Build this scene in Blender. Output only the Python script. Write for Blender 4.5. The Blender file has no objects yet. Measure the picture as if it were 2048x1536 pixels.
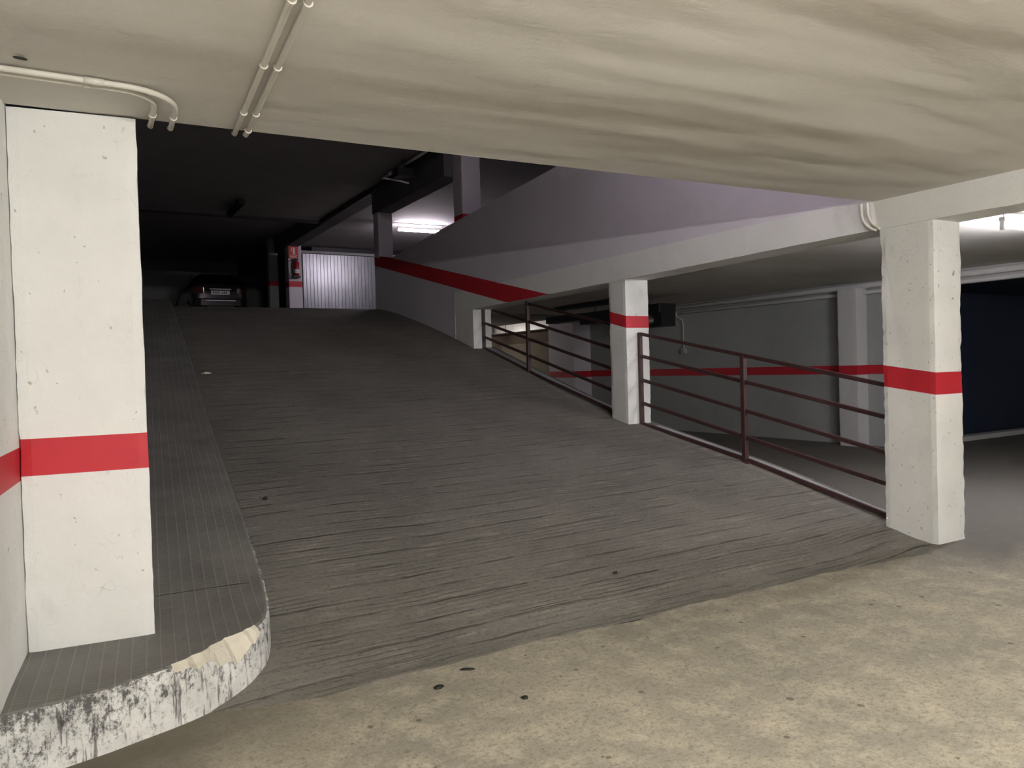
import bpy, bmesh, math, random
from mathutils import Vector, Matrix, noise

# ------------------------------------------------------------------ camera, world, lamps, exposure
scene = bpy.context.scene
COL = scene.collection
random.seed(7)

F_PX = 1540.0
cam_data = bpy.data.cameras.new('camera')
cam = bpy.data.objects.new('camera', cam_data)
COL.objects.link(cam)
cam_data.sensor_fit = 'HORIZONTAL'
cam_data.sensor_width = 36.0
cam_data.lens = 36.0 * F_PX / 2048.0
cam_data.clip_start = 0.05
cam_data.clip_end = 200
yc = Vector((130 - 1024, -(762 - 768), -F_PX)).normalized()      # ramp direction seen by the camera
ux, uy = -0.029, 1.0
up = Vector((ux, uy, -(ux * yc.x + uy * yc.y) / yc.z)).normalized()
xc = yc.cross(up)
M = Matrix((xc, yc, up)).to_4x4()                                 # camera -> world
M.translation = Vector((0, 0, 1.4))
cam.matrix_world = M
scene.camera = cam

world = bpy.data.worlds.new('world')
scene.world = world
world.use_nodes = True
world.node_tree.nodes['Background'].inputs[0].default_value = (0.02, 0.02, 0.025, 1)
world.node_tree.nodes['Background'].inputs[1].default_value = 0.1

scene.view_settings.view_transform = 'Standard'
scene.view_settings.look = 'None'
scene.view_settings.gamma = 1
scene.view_settings.use_curve_mapping = False
scene.view_settings.exposure = 3.72

# strength of each lamp's tube: (position, direction x/y, strength, colour)
WARM = (1.0, 0.985, 0.945)
COOL = (0.90, 0.86, 1.0)
LAMPS = dict(
    near=dict(a=(0.3, -1.7, 2.15), b=(1.6, -1.7, 2.15), s=52, c=WARM),
    near2=dict(a=(3.0, -2.4, 2.12), b=(4.3, -2.4, 2.12), s=62, c=WARM),
    right=dict(a=(6.95, 3.57, 2.49), b=(8.15, 3.57, 2.49), s=22, c=(0.94, 0.92, 1.0)),
    upper=dict(a=(7.33, 18.05, 4.93), b=(8.50, 18.0, 4.93), s=15, c=(1.0, 0.88, 0.97)),
    far=dict(a=(9.0, 19.4, 2.5), b=(9.9, 19.4, 2.5), s=14, c=(1.0, 0.92, 0.85)),
    void=dict(a=(4.1, 4.2, 5.035), b=(5.2, 4.2, 5.035), s=19, c=(0.97, 0.88, 1.0)),  # unseen lamp, added above the slab to brighten the lilac wall
)

# ------------------------------------------------------------------ node helpers
def new_mat(name, rough=0.8, spec=0.3):
    m = bpy.data.materials.new(name)
    m.use_nodes = True
    nt = m.node_tree
    b = nt.nodes['Principled BSDF']
    b.inputs['Roughness'].default_value = rough
    b.inputs['Specular IOR Level'].default_value = spec
    return m, nt, b

class N:
    """tiny wrapper to write node graphs compactly"""
    def __init__(s, nt):
        s.nt = nt
        s.tc = nt.nodes.new('ShaderNodeTexCoord').outputs['Object']
    def _in(s, n, i, v):
        if v is None:
            return
        if hasattr(v, 'is_output') or isinstance(v, bpy.types.NodeSocket):
            s.nt.links.new(v, n.inputs[i])
        else:
            n.inputs[i].default_value = v
    def mapping(s, scale=(1, 1, 1), rot=(0, 0, 0), loc=(0, 0, 0), vec=None):
        n = s.nt.nodes.new('ShaderNodeMapping')
        s._in(n, 'Vector', vec if vec is not None else s.tc)
        n.inputs['Scale'].default_value = scale
        n.inputs['Rotation'].default_value = rot
        n.inputs['Location'].default_value = loc
        return n.outputs[0]
    def noise(s, scale, detail=3, rough=0.55, vec=None, dist=0.0, out='Fac'):
        n = s.nt.nodes.new('ShaderNodeTexNoise')
        s._in(n, 'Vector', vec if vec is not None else s.tc)
        n.inputs['Scale'].default_value = scale
        n.inputs['Detail'].default_value = detail
        n.inputs['Roughness'].default_value = rough
        n.inputs['Distortion'].default_value = dist
        return n.outputs[out]
    def vor(s, scale, vec=None, out='Distance', feature='F1'):
        n = s.nt.nodes.new('ShaderNodeTexVoronoi')
        n.feature = feature
        s._in(n, 'Vector', vec if vec is not None else s.tc)
        n.inputs['Scale'].default_value = scale
        return n.outputs[out]
    def ramp(s, fac, stops, interp='LINEAR'):
        n = s.nt.nodes.new('ShaderNodeValToRGB')
        s._in(n, 0, fac)
        cr = n.color_ramp
        cr.interpolation = interp
        while len(cr.elements) < len(stops):
            cr.elements.new(0.5)
        for e, (p, c) in zip(cr.elements, stops):
            e.position = p
            e.color = (c, c, c, 1) if isinstance(c, (int, float)) else (*c, 1)
        return n.outputs[0]
    def math(s, op, a, b=None, c=None, clamp=False):
        n = s.nt.nodes.new('ShaderNodeMath')
        n.operation = op
        n.use_clamp = clamp
        s._in(n, 0, a); s._in(n, 1, b); s._in(n, 2, c)
        return n.outputs[0]
    def mix(s, fac, a, b, mode='MIX'):
        n = s.nt.nodes.new('ShaderNodeMix')
        n.data_type = 'RGBA'
        n.blend_type = mode
        s._in(n, 0, fac)
        s._in(n, 6, (*a, 1) if isinstance(a, tuple) and len(a) == 3 else a)
        s._in(n, 7, (*b, 1) if isinstance(b, tuple) and len(b) == 3 else b)
        return n.outputs[2]
    def sep(s, vec=None):
        n = s.nt.nodes.new('ShaderNodeSeparateXYZ')
        s._in(n, 0, vec if vec is not None else s.tc)
        return n.outputs
    def bump(s, height, strength=0.3, dist=0.01, normal=None):
        n = s.nt.nodes.new('ShaderNodeBump')
        n.inputs['Strength'].default_value = strength
        n.inputs['Distance'].default_value = dist
        s._in(n, 'Height', height)
        if normal is not None:
            s._in(n, 'Normal', normal)
        return n.outputs[0]
    def link(s, a, node, name):
        s.nt.links.new(a, node.inputs[name])

def plain(name, col, rough=0.6, metal=0.0, spec=0.4, var=0.12, scale=12):
    m, nt, b = new_mat(name, rough, spec)
    n = N(nt)
    f = n.noise(scale, 4)
    c = n.mix(n.ramp(f, [(0.3, 0.0), (0.75, 1.0)]), tuple(x * (1 + var) for x in col), tuple(x * (1 - var) for x in col))
    n.link(c, b, 'Base Color')
    b.inputs['Metallic'].default_value = metal
    n.link(n.bump(n.noise(scale * 6, 2), 0.12, 0.003), b, 'Normal')
    return m

def plaster(name, col, chips=1.0, dirt=0.35, rough=0.85, chip_col=(0.16, 0.15, 0.13), lowdirt=None, bump=0.35):
    """painted, slightly lumpy plaster with small knocks, smudges and scuffs"""
    m, nt, b = new_mat(name, rough, 0.2)
    n = N(nt)
    big = n.noise(1.6, 5, 0.6)
    c = n.mix(n.math('MULTIPLY', n.ramp(big, [(0.42, 0.0), (0.75, 1.0)]), dirt), col, tuple(x * 0.72 for x in col))
    sm = n.noise(5.0, 6, 0.7, vec=n.mapping((1.0, 1.0, 0.5)))
    c = n.mix(n.math('MULTIPLY', n.ramp(sm, [(0.60, 0.0), (0.78, 1.0)]), dirt * 0.8), c, tuple(x * 0.5 for x in col))
    if chips > 0:
        w = n.mapping((1, 1, 0.75))
        wob = n.nt.nodes.new('ShaderNodeVectorMath'); wob.operation = 'ADD'
        nc = n.noise(22, 3, out='Color')
        sc = n.nt.nodes.new('ShaderNodeVectorMath'); sc.operation = 'SCALE'
        n._in(sc, 0, nc); sc.inputs['Scale'].default_value = 0.05
        n._in(wob, 0, w); n._in(wob, 1, sc.outputs[0])
        for vs, k, amt in ((11.0, 0.38, 0.75), (24.0, 0.50, 0.55)):
            d = n.vor(vs, vec=wob.outputs[0])
            cell = n.sep(n.vor(vs, vec=wob.outputs[0], out='Color'))
            thr = n.math('MULTIPLY', n.math('SUBTRACT', cell[0], 1.0 - k * chips, clamp=True), 0.30)
            f = n.math('MULTIPLY', n.math('SUBTRACT', thr, d), 14.0, clamp=True)
            c = n.mix(n.math('MULTIPLY', f, amt), c, chip_col)
        ln = n.ramp(n.noise(3.2, 2, 0.5, dist=2.5), [(0.496, 0.0), (0.5, 1.0), (0.504, 0.0)])
        lg = n.ramp(n.noise(2.3, 2, vec=n.mapping(loc=(5, 2, 1))), [(0.56, 0.0), (0.66, 0.6)])
        c = n.mix(n.math('MULTIPLY', ln, lg), c, (0.30, 0.28, 0.25))
    if lowdirt:
        z = n.sep()[2]
        g = n.math('MULTIPLY', n.ramp(n.noise(11, 5, 0.7), [(0.45, 0), (0.62, 1)]),
                   n.math('SUBTRACT', 1.0, n.math('DIVIDE', n.math('SUBTRACT', z, lowdirt[0]), lowdirt[1] - lowdirt[0]), clamp=True))
        c = n.mix(n.math('MULTIPLY', g, 0.75), c, (0.10, 0.09, 0.08))
    n.link(c, b, 'Base Color')
    h = n.math('ADD', n.math('MULTIPLY', n.noise(60, 3, 0.6), 0.35), n.noise(9, 4, 0.6))
    n.link(n.bump(h, bump, 0.012), b, 'Normal')
    return m

WHITE = (0.74, 0.735, 0.71)
M_white = plaster('white_painted_plaster', WHITE, 0.55)
M_white_low = plaster('white_painted_plaster_worn', WHITE, 1.5, 0.5)
M_white_mid = plaster('white_painted_plaster_marked', WHITE, 1.15, 0.45)
M_wall = plaster('pale_wall_paint', (0.56, 0.55, 0.55), 0.15, 0.35)
M_lilac = plaster('pale_lilac_wall_paint', (0.64, 0.60, 0.65), 0.0, 0.25)
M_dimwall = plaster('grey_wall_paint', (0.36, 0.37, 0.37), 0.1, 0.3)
M_brown = plaster('brown_wall_paint', (0.13, 0.095, 0.075), 0.0, 0.2)
M_olive = plaster('olive_brown_paint', (0.20, 0.17, 0.13), 0.0, 0.2)
M_navy = plaster('dark_blue_paint', (0.022, 0.030, 0.058), 0.0, 0.2, rough=0.6)
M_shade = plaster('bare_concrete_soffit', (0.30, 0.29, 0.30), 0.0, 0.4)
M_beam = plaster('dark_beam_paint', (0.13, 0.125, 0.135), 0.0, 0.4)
M_red = plain('red_stripe_paint', (0.50, 0.022, 0.034), 0.55, var=0.06, scale=7)
M_conduit = plain('white_conduit_plastic', (0.62, 0.59, 0.52), 0.45, var=0.05)
M_rail = plain('maroon_painted_steel', (0.050, 0.022, 0.021), 0.5, var=0.25, spec=0.5, scale=20)
M_galv = plain('galvanised_steel', (0.55, 0.55, 0.57), 0.35, metal=0.9, var=0.2, scale=15)
M_black = plain('black_painted_metal', (0.012, 0.012, 0.014), 0.5)
M_dark = plain('dark_rubber', (0.02, 0.02, 0.02), 0.8)
M_plastic = plain('white_lamp_housing', (0.7, 0.7, 0.7), 0.5, var=0.03)

def ceiling_mat():
    m, nt, b = new_mat('cream_ceiling_paint', 0.8, 0.25)
    n = N(nt)
    st = n.noise(0.9, 4, 0.55, vec=n.mapping((0.35, 1.6, 1.0), rot=(0, 0, math.radians(-4))))
    c = n.mix(n.ramp(st, [(0.35, 0), (0.7, 1)]), (0.66, 0.64, 0.585), (0.57, 0.545, 0.49))
    bl = n.noise(0.7, 3)
    c = n.mix(n.math('MULTIPLY', n.ramp(bl, [(0.5, 0), (0.8, 1)]), 0.4), c, (0.47, 0.43, 0.385))
    n.link(c, b, 'Base Color')
    h = n.math('ADD', n.math('MULTIPLY', n.noise(45, 3), 0.25), n.noise(6, 4, vec=n.mapping((0.5, 1.5, 1))))
    n.link(n.bump(h, 0.30, 0.012), b, 'Normal')
    return m
M_ceil = ceiling_mat()

def floor_mat():
    m, nt, b = new_mat('worn_beige_concrete', 0.82, 0.25)
    n = N(nt)
    a = n.noise(1.3, 6, 0.62)
    c = n.mix(n.ramp(a, [(0.32, 0), (0.68, 1)]), (0.42, 0.38, 0.30), (0.29, 0.268, 0.222))
    f = n.noise(5, 8, 0.72)
    c = n.mix(n.ramp(f, [(0.46, 0.0), (0.66, 0.8)]), c, (0.56, 0.50, 0.39))
    f3 = n.noise(2.4, 7, 0.7, vec=n.mapping(loc=(4, 8, 2)))
    c = n.mix(n.ramp(f3, [(0.52, 0.0), (0.74, 0.5)]), c, (0.25, 0.235, 0.205))
    g = n.noise(38, 5, 0.75)
    c = n.mix(n.ramp(g, [(0.50, 0.0), (0.68, 0.8)]), c, (0.19, 0.165, 0.125))
    g3 = n.noise(90, 3, 0.7)
    c = n.mix(n.ramp(g3, [(0.52, 0.0), (0.66, 0.5)]), c, (0.16, 0.14, 0.11))
    # little oil spots
    d = n.vor(11)
    cell = n.sep(n.vor(11, out='Color'))
    f2 = n.math('GREATER_THAN', n.math('MULTIPLY', n.math('SUBTRACT', cell[0], 0.62, clamp=True), 0.50), d)
    c = n.mix(n.math('MULTIPLY', f2, 0.6), c, (0.07, 0.06, 0.05))
    # tyre-blackened band along the kerb front and the foot of the ramp
    xyz = n.sep()
    wob = n.math('MULTIPLY', n.math('SUBTRACT', n.noise(3.5, 5, 0.65), 0.5), 0.45)
    edge = n.math('SUBTRACT', n.math('ADD', xyz[1], wob), n.math('ADD', 2.80, n.math('MULTIPLY', xyz[0], 0.30)))
    lim = n.math('SUBTRACT', 1.25, xyz[0], clamp=True)
    dk = n.math('MULTIPLY', n.math('MULTIPLY', n.math('ADD', n.math('MULTIPLY', edge, 1.8), 0.5, clamp=True), lim), 0.95)
    c = n.mix(dk, c, (0.13, 0.115, 0.085))
    # floor colour mixed to a darker grey towards the right
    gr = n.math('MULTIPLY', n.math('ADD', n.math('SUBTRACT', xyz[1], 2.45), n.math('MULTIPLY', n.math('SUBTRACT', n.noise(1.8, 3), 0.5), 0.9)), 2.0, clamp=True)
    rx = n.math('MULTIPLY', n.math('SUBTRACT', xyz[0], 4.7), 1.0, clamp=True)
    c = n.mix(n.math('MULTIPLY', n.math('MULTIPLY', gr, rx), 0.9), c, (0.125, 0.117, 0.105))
    n.link(c, b, 'Base Color')
    h = n.math('ADD', n.math('MULTIPLY', g, 0.5), n.math('MULTIPLY', f, 0.6))
    n.link(n.bump(h, 0.45, 0.01), b, 'Normal')
    return m
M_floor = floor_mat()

def ramp_mat():
    m, nt, b = new_mat('grooved_dark_concrete', 0.85, 0.2)
    n = N(nt)
    a = n.noise(1.1, 5, 0.6)
    c = n.mix(n.ramp(a, [(0.3, 0), (0.7, 1)]), (0.205, 0.192, 0.165), (0.145, 0.136, 0.117))
    s = n.noise(3.0, 6, 0.7, vec=n.mapping((0.9, 5.5, 1)))
    c = n.mix(n.ramp(s, [(0.54, 0.0), (0.72, 0.8)]), c, (0.31, 0.28, 0.23))
    g = n.noise(42, 4, 0.75)
    c = n.mix(n.ramp(g, [(0.52, 0.0), (0.70, 0.75)]), c, (0.075, 0.067, 0.056))
    # hand-scored transverse grooves, broken and uneven
    xyz = n.sep()
    wob = n.math('ADD', n.math('MULTIPLY', n.math('SUBTRACT', n.noise(0.5, 2, 0.5), 0.5), 0.22), n.math('MULTIPLY', n.math('SUBTRACT', n.noise(5.0, 4, 0.6), 0.5), 0.035))
    yy = n.math('ADD', n.math('ADD', xyz[1], wob), n.math('MULTIPLY', xyz[0], -0.02))
    saw = n.math('PINGPONG', yy, 0.085)
    groove = n.math('SUBTRACT', 1.0, n.math('MULTIPLY', saw, 55.0), clamp=True)
    gate = n.ramp(n.noise(1.5, 4, 0.7, vec=n.mapping((1.5, 4.0, 1), loc=(3, 1, 0))), [(0.42, 0.0), (0.58, 1.0)])
    gv = n.math('MULTIPLY', groove, gate)
    c = n.mix(n.math('MULTIPLY', gv, 0.55), c, (0.042, 0.036, 0.03))
    saw2 = n.math('PINGPONG', n.math('ADD', yy, n.math('MULTIPLY', n.noise(1.3, 2), 0.06)), 0.023)
    fine = n.math('MULTIPLY', n.math('SUBTRACT', 1.0, n.math('MULTIPLY', saw2, 90.0), clamp=True), n.ramp(n.noise(2.1, 5, 0.75, vec=n.mapping((0.6, 2.5, 1), loc=(9, 4, 0))), [(0.44, 0.0), (0.60, 1.0)]))
    c = n.mix(n.math('MULTIPLY', fine, 0.40), c, (0.055, 0.048, 0.04))
    lt = n.ramp(n.noise(9, 6, 0.8, vec=n.mapping((0.8, 2.2, 1), loc=(2, 7, 0))), [(0.57, 0.0), (0.70, 0.6)])
    c = n.mix(lt, c, (0.30, 0.275, 0.225))
    n.link(c, b, 'Base Color')
    h = n.math('SUBTRACT', n.math('MULTIPLY', n.math('ADD', g, s), 0.35), n.math('ADD', gv, n.math('MULTIPLY', fine, 0.4)))
    n.link(n.bump(h, 0.6, 0.012), b, 'Normal')
    return m
M_ramp = ramp_mat()

def tile_mat():
    m, nt, b = new_mat('ribbed_grey_pavers', 0.7, 0.35)
    n = N(nt)
    a = n.noise(2.5, 6, 0.65)
    c = n.mix(n.ramp(a, [(0.3, 0), (0.7, 1)]), (0.20, 0.192, 0.172), (0.135, 0.128, 0.115))
    v = n.mapping((1, 1, 1), rot=(0, 0, math.radians(5.0)))
    xyz = n.sep(v)
    jx = n.math('PINGPONG', xyz[0], 0.0275)
    line = n.math('SUBTRACT', 1.0, n.math('MULTIPLY', jx, 220.0), clamp=True)
    c = n.mix(n.math('MULTIPLY', line, 0.5), c, (0.29, 0.28, 0.255))
    ty = n.math('PINGPONG', xyz[1], 0.011)
    tick = n.math('SUBTRACT', 1.0, n.math('MULTIPLY', ty, 180.0), clamp=True)
    wear = n.ramp(n.noise(4, 4), [(0.35, 0.1), (0.6, 0.9)])
    tk = n.math('MULTIPLY', n.math('MULTIPLY', tick, n.math('SUBTRACT', 1.0, line)), wear)
    c = n.mix(n.math('MULTIPLY', tk, 0.6), c, (0.03, 0.029, 0.028))
    n.link(c, b, 'Base Color')
    h = n.math('SUBTRACT', line, tk)
    n.link(n.bump(h, 0.4, 0.004), b, 'Normal')
    return m
M_tile = tile_mat()

def kerbface_mat():
    m, nt, b = new_mat('scuffed_white_kerb_paint', 0.75, 0.3)
    n = N(nt)
    c = n.mix(n.ramp(n.noise(6, 5, 0.7), [(0.35, 0), (0.7, 1)]), (0.70, 0.69, 0.66), (0.48, 0.47, 0.45))
    # tyre rubber, heavier towards the top edge
    z = n.sep()[2]
    hz = n.math('DIVIDE', z, 0.245)
    sc = n.noise(26, 8, 0.85, vec=n.mapping((1, 1, 0.7)))
    lft = n.math('MULTIPLY', n.math('SUBTRACT', 0.42, n.sep()[0], clamp=True), 0.07)
    f = n.ramp(n.math('ADD', n.math('ADD', sc, lft), n.math('MULTIPLY', n.math('SUBTRACT', hz, 0.60), 0.10)), [(0.50, 0.0), (0.60, 1.0)])
    c = n.mix(n.math('MULTIPLY', f, 0.88), c, (0.035, 0.032, 0.03))
    # vertical dribbles and drawn scratches
    dr = n.noise(1.0, 3, 0.6, vec=n.mapping((48, 48, 4.5)))
    c = n.mix(n.math('MULTIPLY', n.ramp(dr, [(0.56, 0.0), (0.65, 1.0)]), 0.75), c, (0.045, 0.04, 0.035))
    n.link(c, b, 'Base Color')
    n.link(n.bump(n.math('ADD', sc, dr), 0.4, 0.006), b, 'Normal')
    return m
M_kerbface = kerbface_mat()
M_chip = plaster('broken_cream_concrete', (0.66, 0.61, 0.50), 0.5, 0.9, bump=1.0)

def emit(name, col, strength):
    m = bpy.data.materials.new(name)
    m.use_nodes = True
    nt = m.node_tree
    nt.nodes.remove(nt.nodes['Principled BSDF'])
    e = nt.nodes.new('ShaderNodeEmission')
    e.inputs[0].default_value = (*col, 1)
    e.inputs[1].default_value = strength
    nt.links.new(e.outputs[0], nt.nodes['Material Output'].inputs[0])
    return m

# ------------------------------------------------------------------ mesh helpers
class MB:
    def __init__(s):
        s.v = []; s.f = []; s.m = []
    def quad(s, a, b, c, d, mi=0):
        k = len(s.v)
        s.v += [tuple(a), tuple(b), tuple(c), tuple(d)]
        s.f.append((k, k + 1, k + 2, k + 3)); s.m.append(mi)
        return s
    def prism(s, poly, z0, z1, mi=0):
        """vertical prism; z0, z1 numbers or lists per corner (poly counter-clockwise)"""
        n = len(poly); k = len(s.v)
        a = z0 if isinstance(z0, (list, tuple)) else [z0] * n
        b = z1 if isinstance(z1, (list, tuple)) else [z1] * n
        s.v += [(p[0], p[1], a[i]) for i, p in enumerate(poly)] + [(p[0], p[1], b[i]) for i, p in enumerate(poly)]
        s.f.append(tuple(range(k + n - 1, k - 1, -1))); s.m.append(mi)
        s.f.append(tuple(range(k + n, k + 2 * n))); s.m.append(mi)
        for i in range(n):
            j = (i + 1) % n
            s.f.append((k + i, k + j, k + n + j, k + n + i)); s.m.append(mi)
        return s
    def box(s, x0, x1, y0, y1, z0, z1, mi=0):
        return s.prism([(x0, y0), (x1, y0), (x1, y1), (x0, y1)], z0, z1, mi)
    def tube(s, pts, r, seg=10, mi=0, caps=True):
        pts = [Vector(p) for p in pts]
        rings = []
        prev = None
        for i, p in enumerate(pts):
            t = (pts[min(i + 1, len(pts) - 1)] - pts[max(i - 1, 0)]).normalized()
            if prev is None:
                u = t.cross(Vector((0, 0, 1)))
                if u.length < 1e-3:
                    u = t.cross(Vector((1, 0, 0)))
            else:
                u = prev - t * prev.dot(t)
            u.normalize(); prev = u
            w = t.cross(u)
            rr = r[i] if isinstance(r, (list, tuple)) else r
            k = len(s.v)
            for j in range(seg):
                a = 2 * math.pi * j / seg
                s.v.append(tuple(p + u * math.cos(a) * rr + w * math.sin(a) * rr))
            rings.append(k)
        for a, b in zip(rings, rings[1:]):
            for j in range(seg):
                s.f.append((a + j, a + (j + 1) % seg, b + (j + 1) % seg, b + j)); s.m.append(mi)
        if caps:
            s.f.append(tuple(rings[0] + j for j in range(seg - 1, -1, -1))); s.m.append(mi)
            s.f.append(tuple(rings[-1] + j for j in range(seg))); s.m.append(mi)
        return s
    def bar(s, p, q, w, h, mi=0):
        """rectangular bar from p to q; w across, h in the vertical plane"""
        p, q = Vector(p), Vector(q)
        t = (q - p).normalized()
        side = t.cross(Vector((0, 0, 1)))
        if side.length < 1e-3:
            side = Vector((1, 0, 0))
        side.normalize()
        u = side.cross(t)
        k = len(s.v)
        for c in (p, q):
            for sx, sz in ((-1, -1), (1, -1), (1, 1), (-1, 1)):
                s.v.append(tuple(c + side * sx * w / 2 + u * sz * h / 2))
        for f in ((3, 2, 1, 0), (4, 5, 6, 7), (0, 1, 5, 4), (1, 2, 6, 5), (2, 3, 7, 6), (3, 0, 4, 7)):
            s.f.append(tuple(k + i for i in f)); s.m.append(mi)
        return s
    def build(s, name, mats, parent=None, smooth=False, bevel=0.0):
        me = bpy.data.meshes.new(name)
        me.from_pydata(s.v, [], s.f)
        if not isinstance(mats, (list, tuple)):
            mats = [mats]
        for m in mats:
            me.materials.append(m)
        for p, mi in zip(me.polygons, s.m):
            p.material_index = mi
            p.use_smooth = smooth
        bm = bmesh.new(); bm.from_mesh(me)
        bmesh.ops.remove_doubles(bm, verts=bm.verts, dist=1e-5)
        bmesh.ops.recalc_face_normals(bm, faces=bm.faces)
        bm.to_mesh(me); bm.free()
        o = bpy.data.objects.new(name, me)
        COL.objects.link(o)
        if parent is not None:
            o.parent = parent
            o.matrix_parent_inverse = parent.matrix_world.inverted()
        if bevel:
            md = o.modifiers.new('bevel', 'BEVEL'); md.width = bevel; md.segments = 2; md.limit_method = 'ANGLE'
        return o

def tag(o, label, cat=None, group=None, kind=None):
    o['label'] = label
    if cat: o['category'] = cat
    if group: o['group'] = group
    if kind: o['kind'] = kind
    return o

def thing(name, loc, label, cat, group=None):
    o = bpy.data.objects.new(name, None)
    o.empty_display_size = 0.1
    o.location = loc
    COL.objects.link(o)
    bpy.context.view_layer.update()
    o.matrix_world = Matrix.Translation(loc)
    return tag(o, label, cat, group)

def P(x, y, z, s=1.0, seed=0):
    return noise.noise(Vector((x * s + seed, y * s, z * s)))

# ------------------------------------------------------------------ measurements
W = 5.546            # the line of columns along the ramp's right side
YS = 3.81            # where the low ceiling over the camera stops
PROF = [(-50, 0), (3.28, 0), (3.76, .055), (4.4, .20), (5.2, .385), (6.9, .70), (7.24, .775), (8.2, 1.0), (9.2, 1.28),
        (10.3, 1.60), (11.05, 1.81), (12, 2.07), (13, 2.31), (14, 2.53), (14.6, 2.63), (15.2, 2.70), (20, 2.95), (24, 3.10), (40, 3.25)]
def prof(y):
    for (a, za), (b, zb) in zip(PROF, PROF[1:]):
        if y <= b:
            return za + (zb - za) * (y - a) / (b - a)
    return PROF[-1][1]
def sprof(y):
    return sum(prof(y + d) for d in (-.24, -.12, 0, .12, .24)) / 5
def ceil_z(x):
    return 2.55 + 0.012 * x

# ------------------------------------------------------------------ floors
def grid_sheet(xs, ys, zf, mi=0):
    mb = MB()
    n = len(xs)
    for y in ys:
        for x in xs:
            mb.v.append((x, y, zf(x, y)))
    for j in range(len(ys) - 1):
        for i in range(n - 1):
            a = j * n + i
            mb.f.append((a, a + 1, a + n + 1, a + n)); mb.m.append(mi)
    return mb
def frange(a, b, step):
    k = max(1, round((b - a) / step))
    return [a + (b - a) * i / k for i in range(k + 1)]

fl = MB()
fl.prism([(-3, -7.5), (18, -7.5), (18, 24), (-3, 24)], -0.2, 0.0)
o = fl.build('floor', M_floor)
tag(o, 'pale beige worn concrete floor of the lower parking level', 'floor', kind='structure')

# the ramp: a solid wedge with a slightly ragged front lip
xs = frange(0.3, W + 0.40, 0.09)
ys = frange(3.25, 6.0, 0.06) + frange(6.0, 15.6, 0.16)[1:] + [18, 20, 24, 28.9]
mb = MB()
nx = len(xs)
for j, y in enumerate(ys):
    for x in xs:
        fr = 3.31 + 0.15 * max(0, 0.9 - x) + 0.05 * P(x, 0, 0, 1.7) + 0.03 * P(x, 0, 0, 7) + (-0.10 * max(0, min(x, 5.3) - 4.2) + 0.75 * max(0, x - 5.3))
        yy = max(y, fr + 0.02 * j) if y < 4.4 else y
        if j == 0:
            yy = fr
            z = -0.002
        else:
            z = sprof(yy) + 0.007 + 0.004 * P(x, yy, 0, 2.2)
        if j == 1:
            yy += 0.02 * P(x, 0, 0, 5)
            z = max(0.0035, z - 0.004)
        if j > 0 and yy < 4.0:
            z = max(0.002 + 0.0008 * j, z * min(1.0, (yy - fr) / 0.32 + 0.10))
        if yy > 15.3:
            z = sprof(yy)
        mb.v.append((x, yy, z))
for j in range(len(ys) - 1):
    for i in range(nx - 1):
        a = j * nx + i
        mb.f.append((a, a + 1, a + nx + 1, a + nx)); mb.m.append(0)
# right flank down to the floor
k = len(mb.v)
for j, y in enumerate(ys):
    mb.v.append((xs[-1], y, -0.1))
for j in range(len(ys) - 1):
    mb.f.append((j * nx + nx - 1, k + j, k + j + 1, (j + 1) * nx + nx - 1)); mb.m.append(1)
o = mb.build('ramp', [M_ramp, M_wall], smooth=False)
tag(o, 'dark grooved concrete vehicle ramp rising to the upper parking level', 'ramp', kind='structure')

# upper level floor to the right of the ramp head
mb = MB()
mb.prism([(W + 0.38, 15.05), (17, 15.05), (17, 29), (W + 0.38, 29)], 2.60, [2.70, 2.70, 3.15, 3.15])
mb.prism([(W + 0.13, 3.0), (17, 3.0), (17, 15.06), (W + 0.13, 15.06)], [2.76] * 4, [3.15, 3.15, 2.7, 2.7])
tag(mb.build('floor_upper', M_ramp), 'dark concrete deck of the upper level behind the parapet', 'floor', kind='structure')

# ------------------------------------------------------------------ ceilings
def bumpy(x, y):
    f = max(0.0, min(1.0, (x + 0.5) / 3.0))
    a = P(x * 0.30, y * 1.3, 3.1, 1.0) * 0.026 + P(x * 0.75, y * 3.6, 7.7, 1.0) * 0.014
    a += P(x * 1.5, y * 7.5, 1.7, 1.0) * 0.0055
    return a * (0.25 + 0.75 * f)
mb = grid_sheet(frange(-1.5, W + 0.02, 0.07), frange(-7.4, -2, 0.12) + frange(-2, YS, 0.035)[1:], lambda x, y: ceil_z(x) + 0.006 + bumpy(x, y) * min(1, max(0, (W - x) / 0.3)) * min(1, (YS + 0.02 - y) / 0.25))
k = len(mb.v)
mb.prism([(-1.5, -7.4), (W + 0.02, -7.4), (W + 0.02, YS), (-1.5, YS)], [ceil_z(-1.5) + .05, ceil_z(W) + .05, ceil_z(W) + .05, ceil_z(-1.5) + .05], 3.0)
mb.quad((-1.5, YS, ceil_z(-1.5) + .006), (W + .02, YS, ceil_z(W) + .006), (W + .02, YS, 2.9), (-1.5, YS, 2.9))
o = mb.build('ceiling', M_ceil, smooth=True)
tag(o, 'low cream painted ceiling with rippled plaster in front of the ramp', 'ceiling', kind='structure')
try:
    md = o.modifiers.new('es', 'EDGE_SPLIT'); md.split_angle = math.radians(40)
except Exception:
    pass

mb = grid_sheet(frange(W + 0.30, 17, 0.16), frange(-7.4, 22, 0.14), lambda x, y: 2.615 + 0.012 * P(x * .4, y * .8, 0))
mb.box(W + 0.28, 17, -7.4, 22, 2.66, 2.75)
tag(mb.build('ceiling_right', M_shade_ceil if False else M_ceil, smooth=True), 'grey painted ceiling over the lower bays to the right', 'ceiling', kind='structure')

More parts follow.
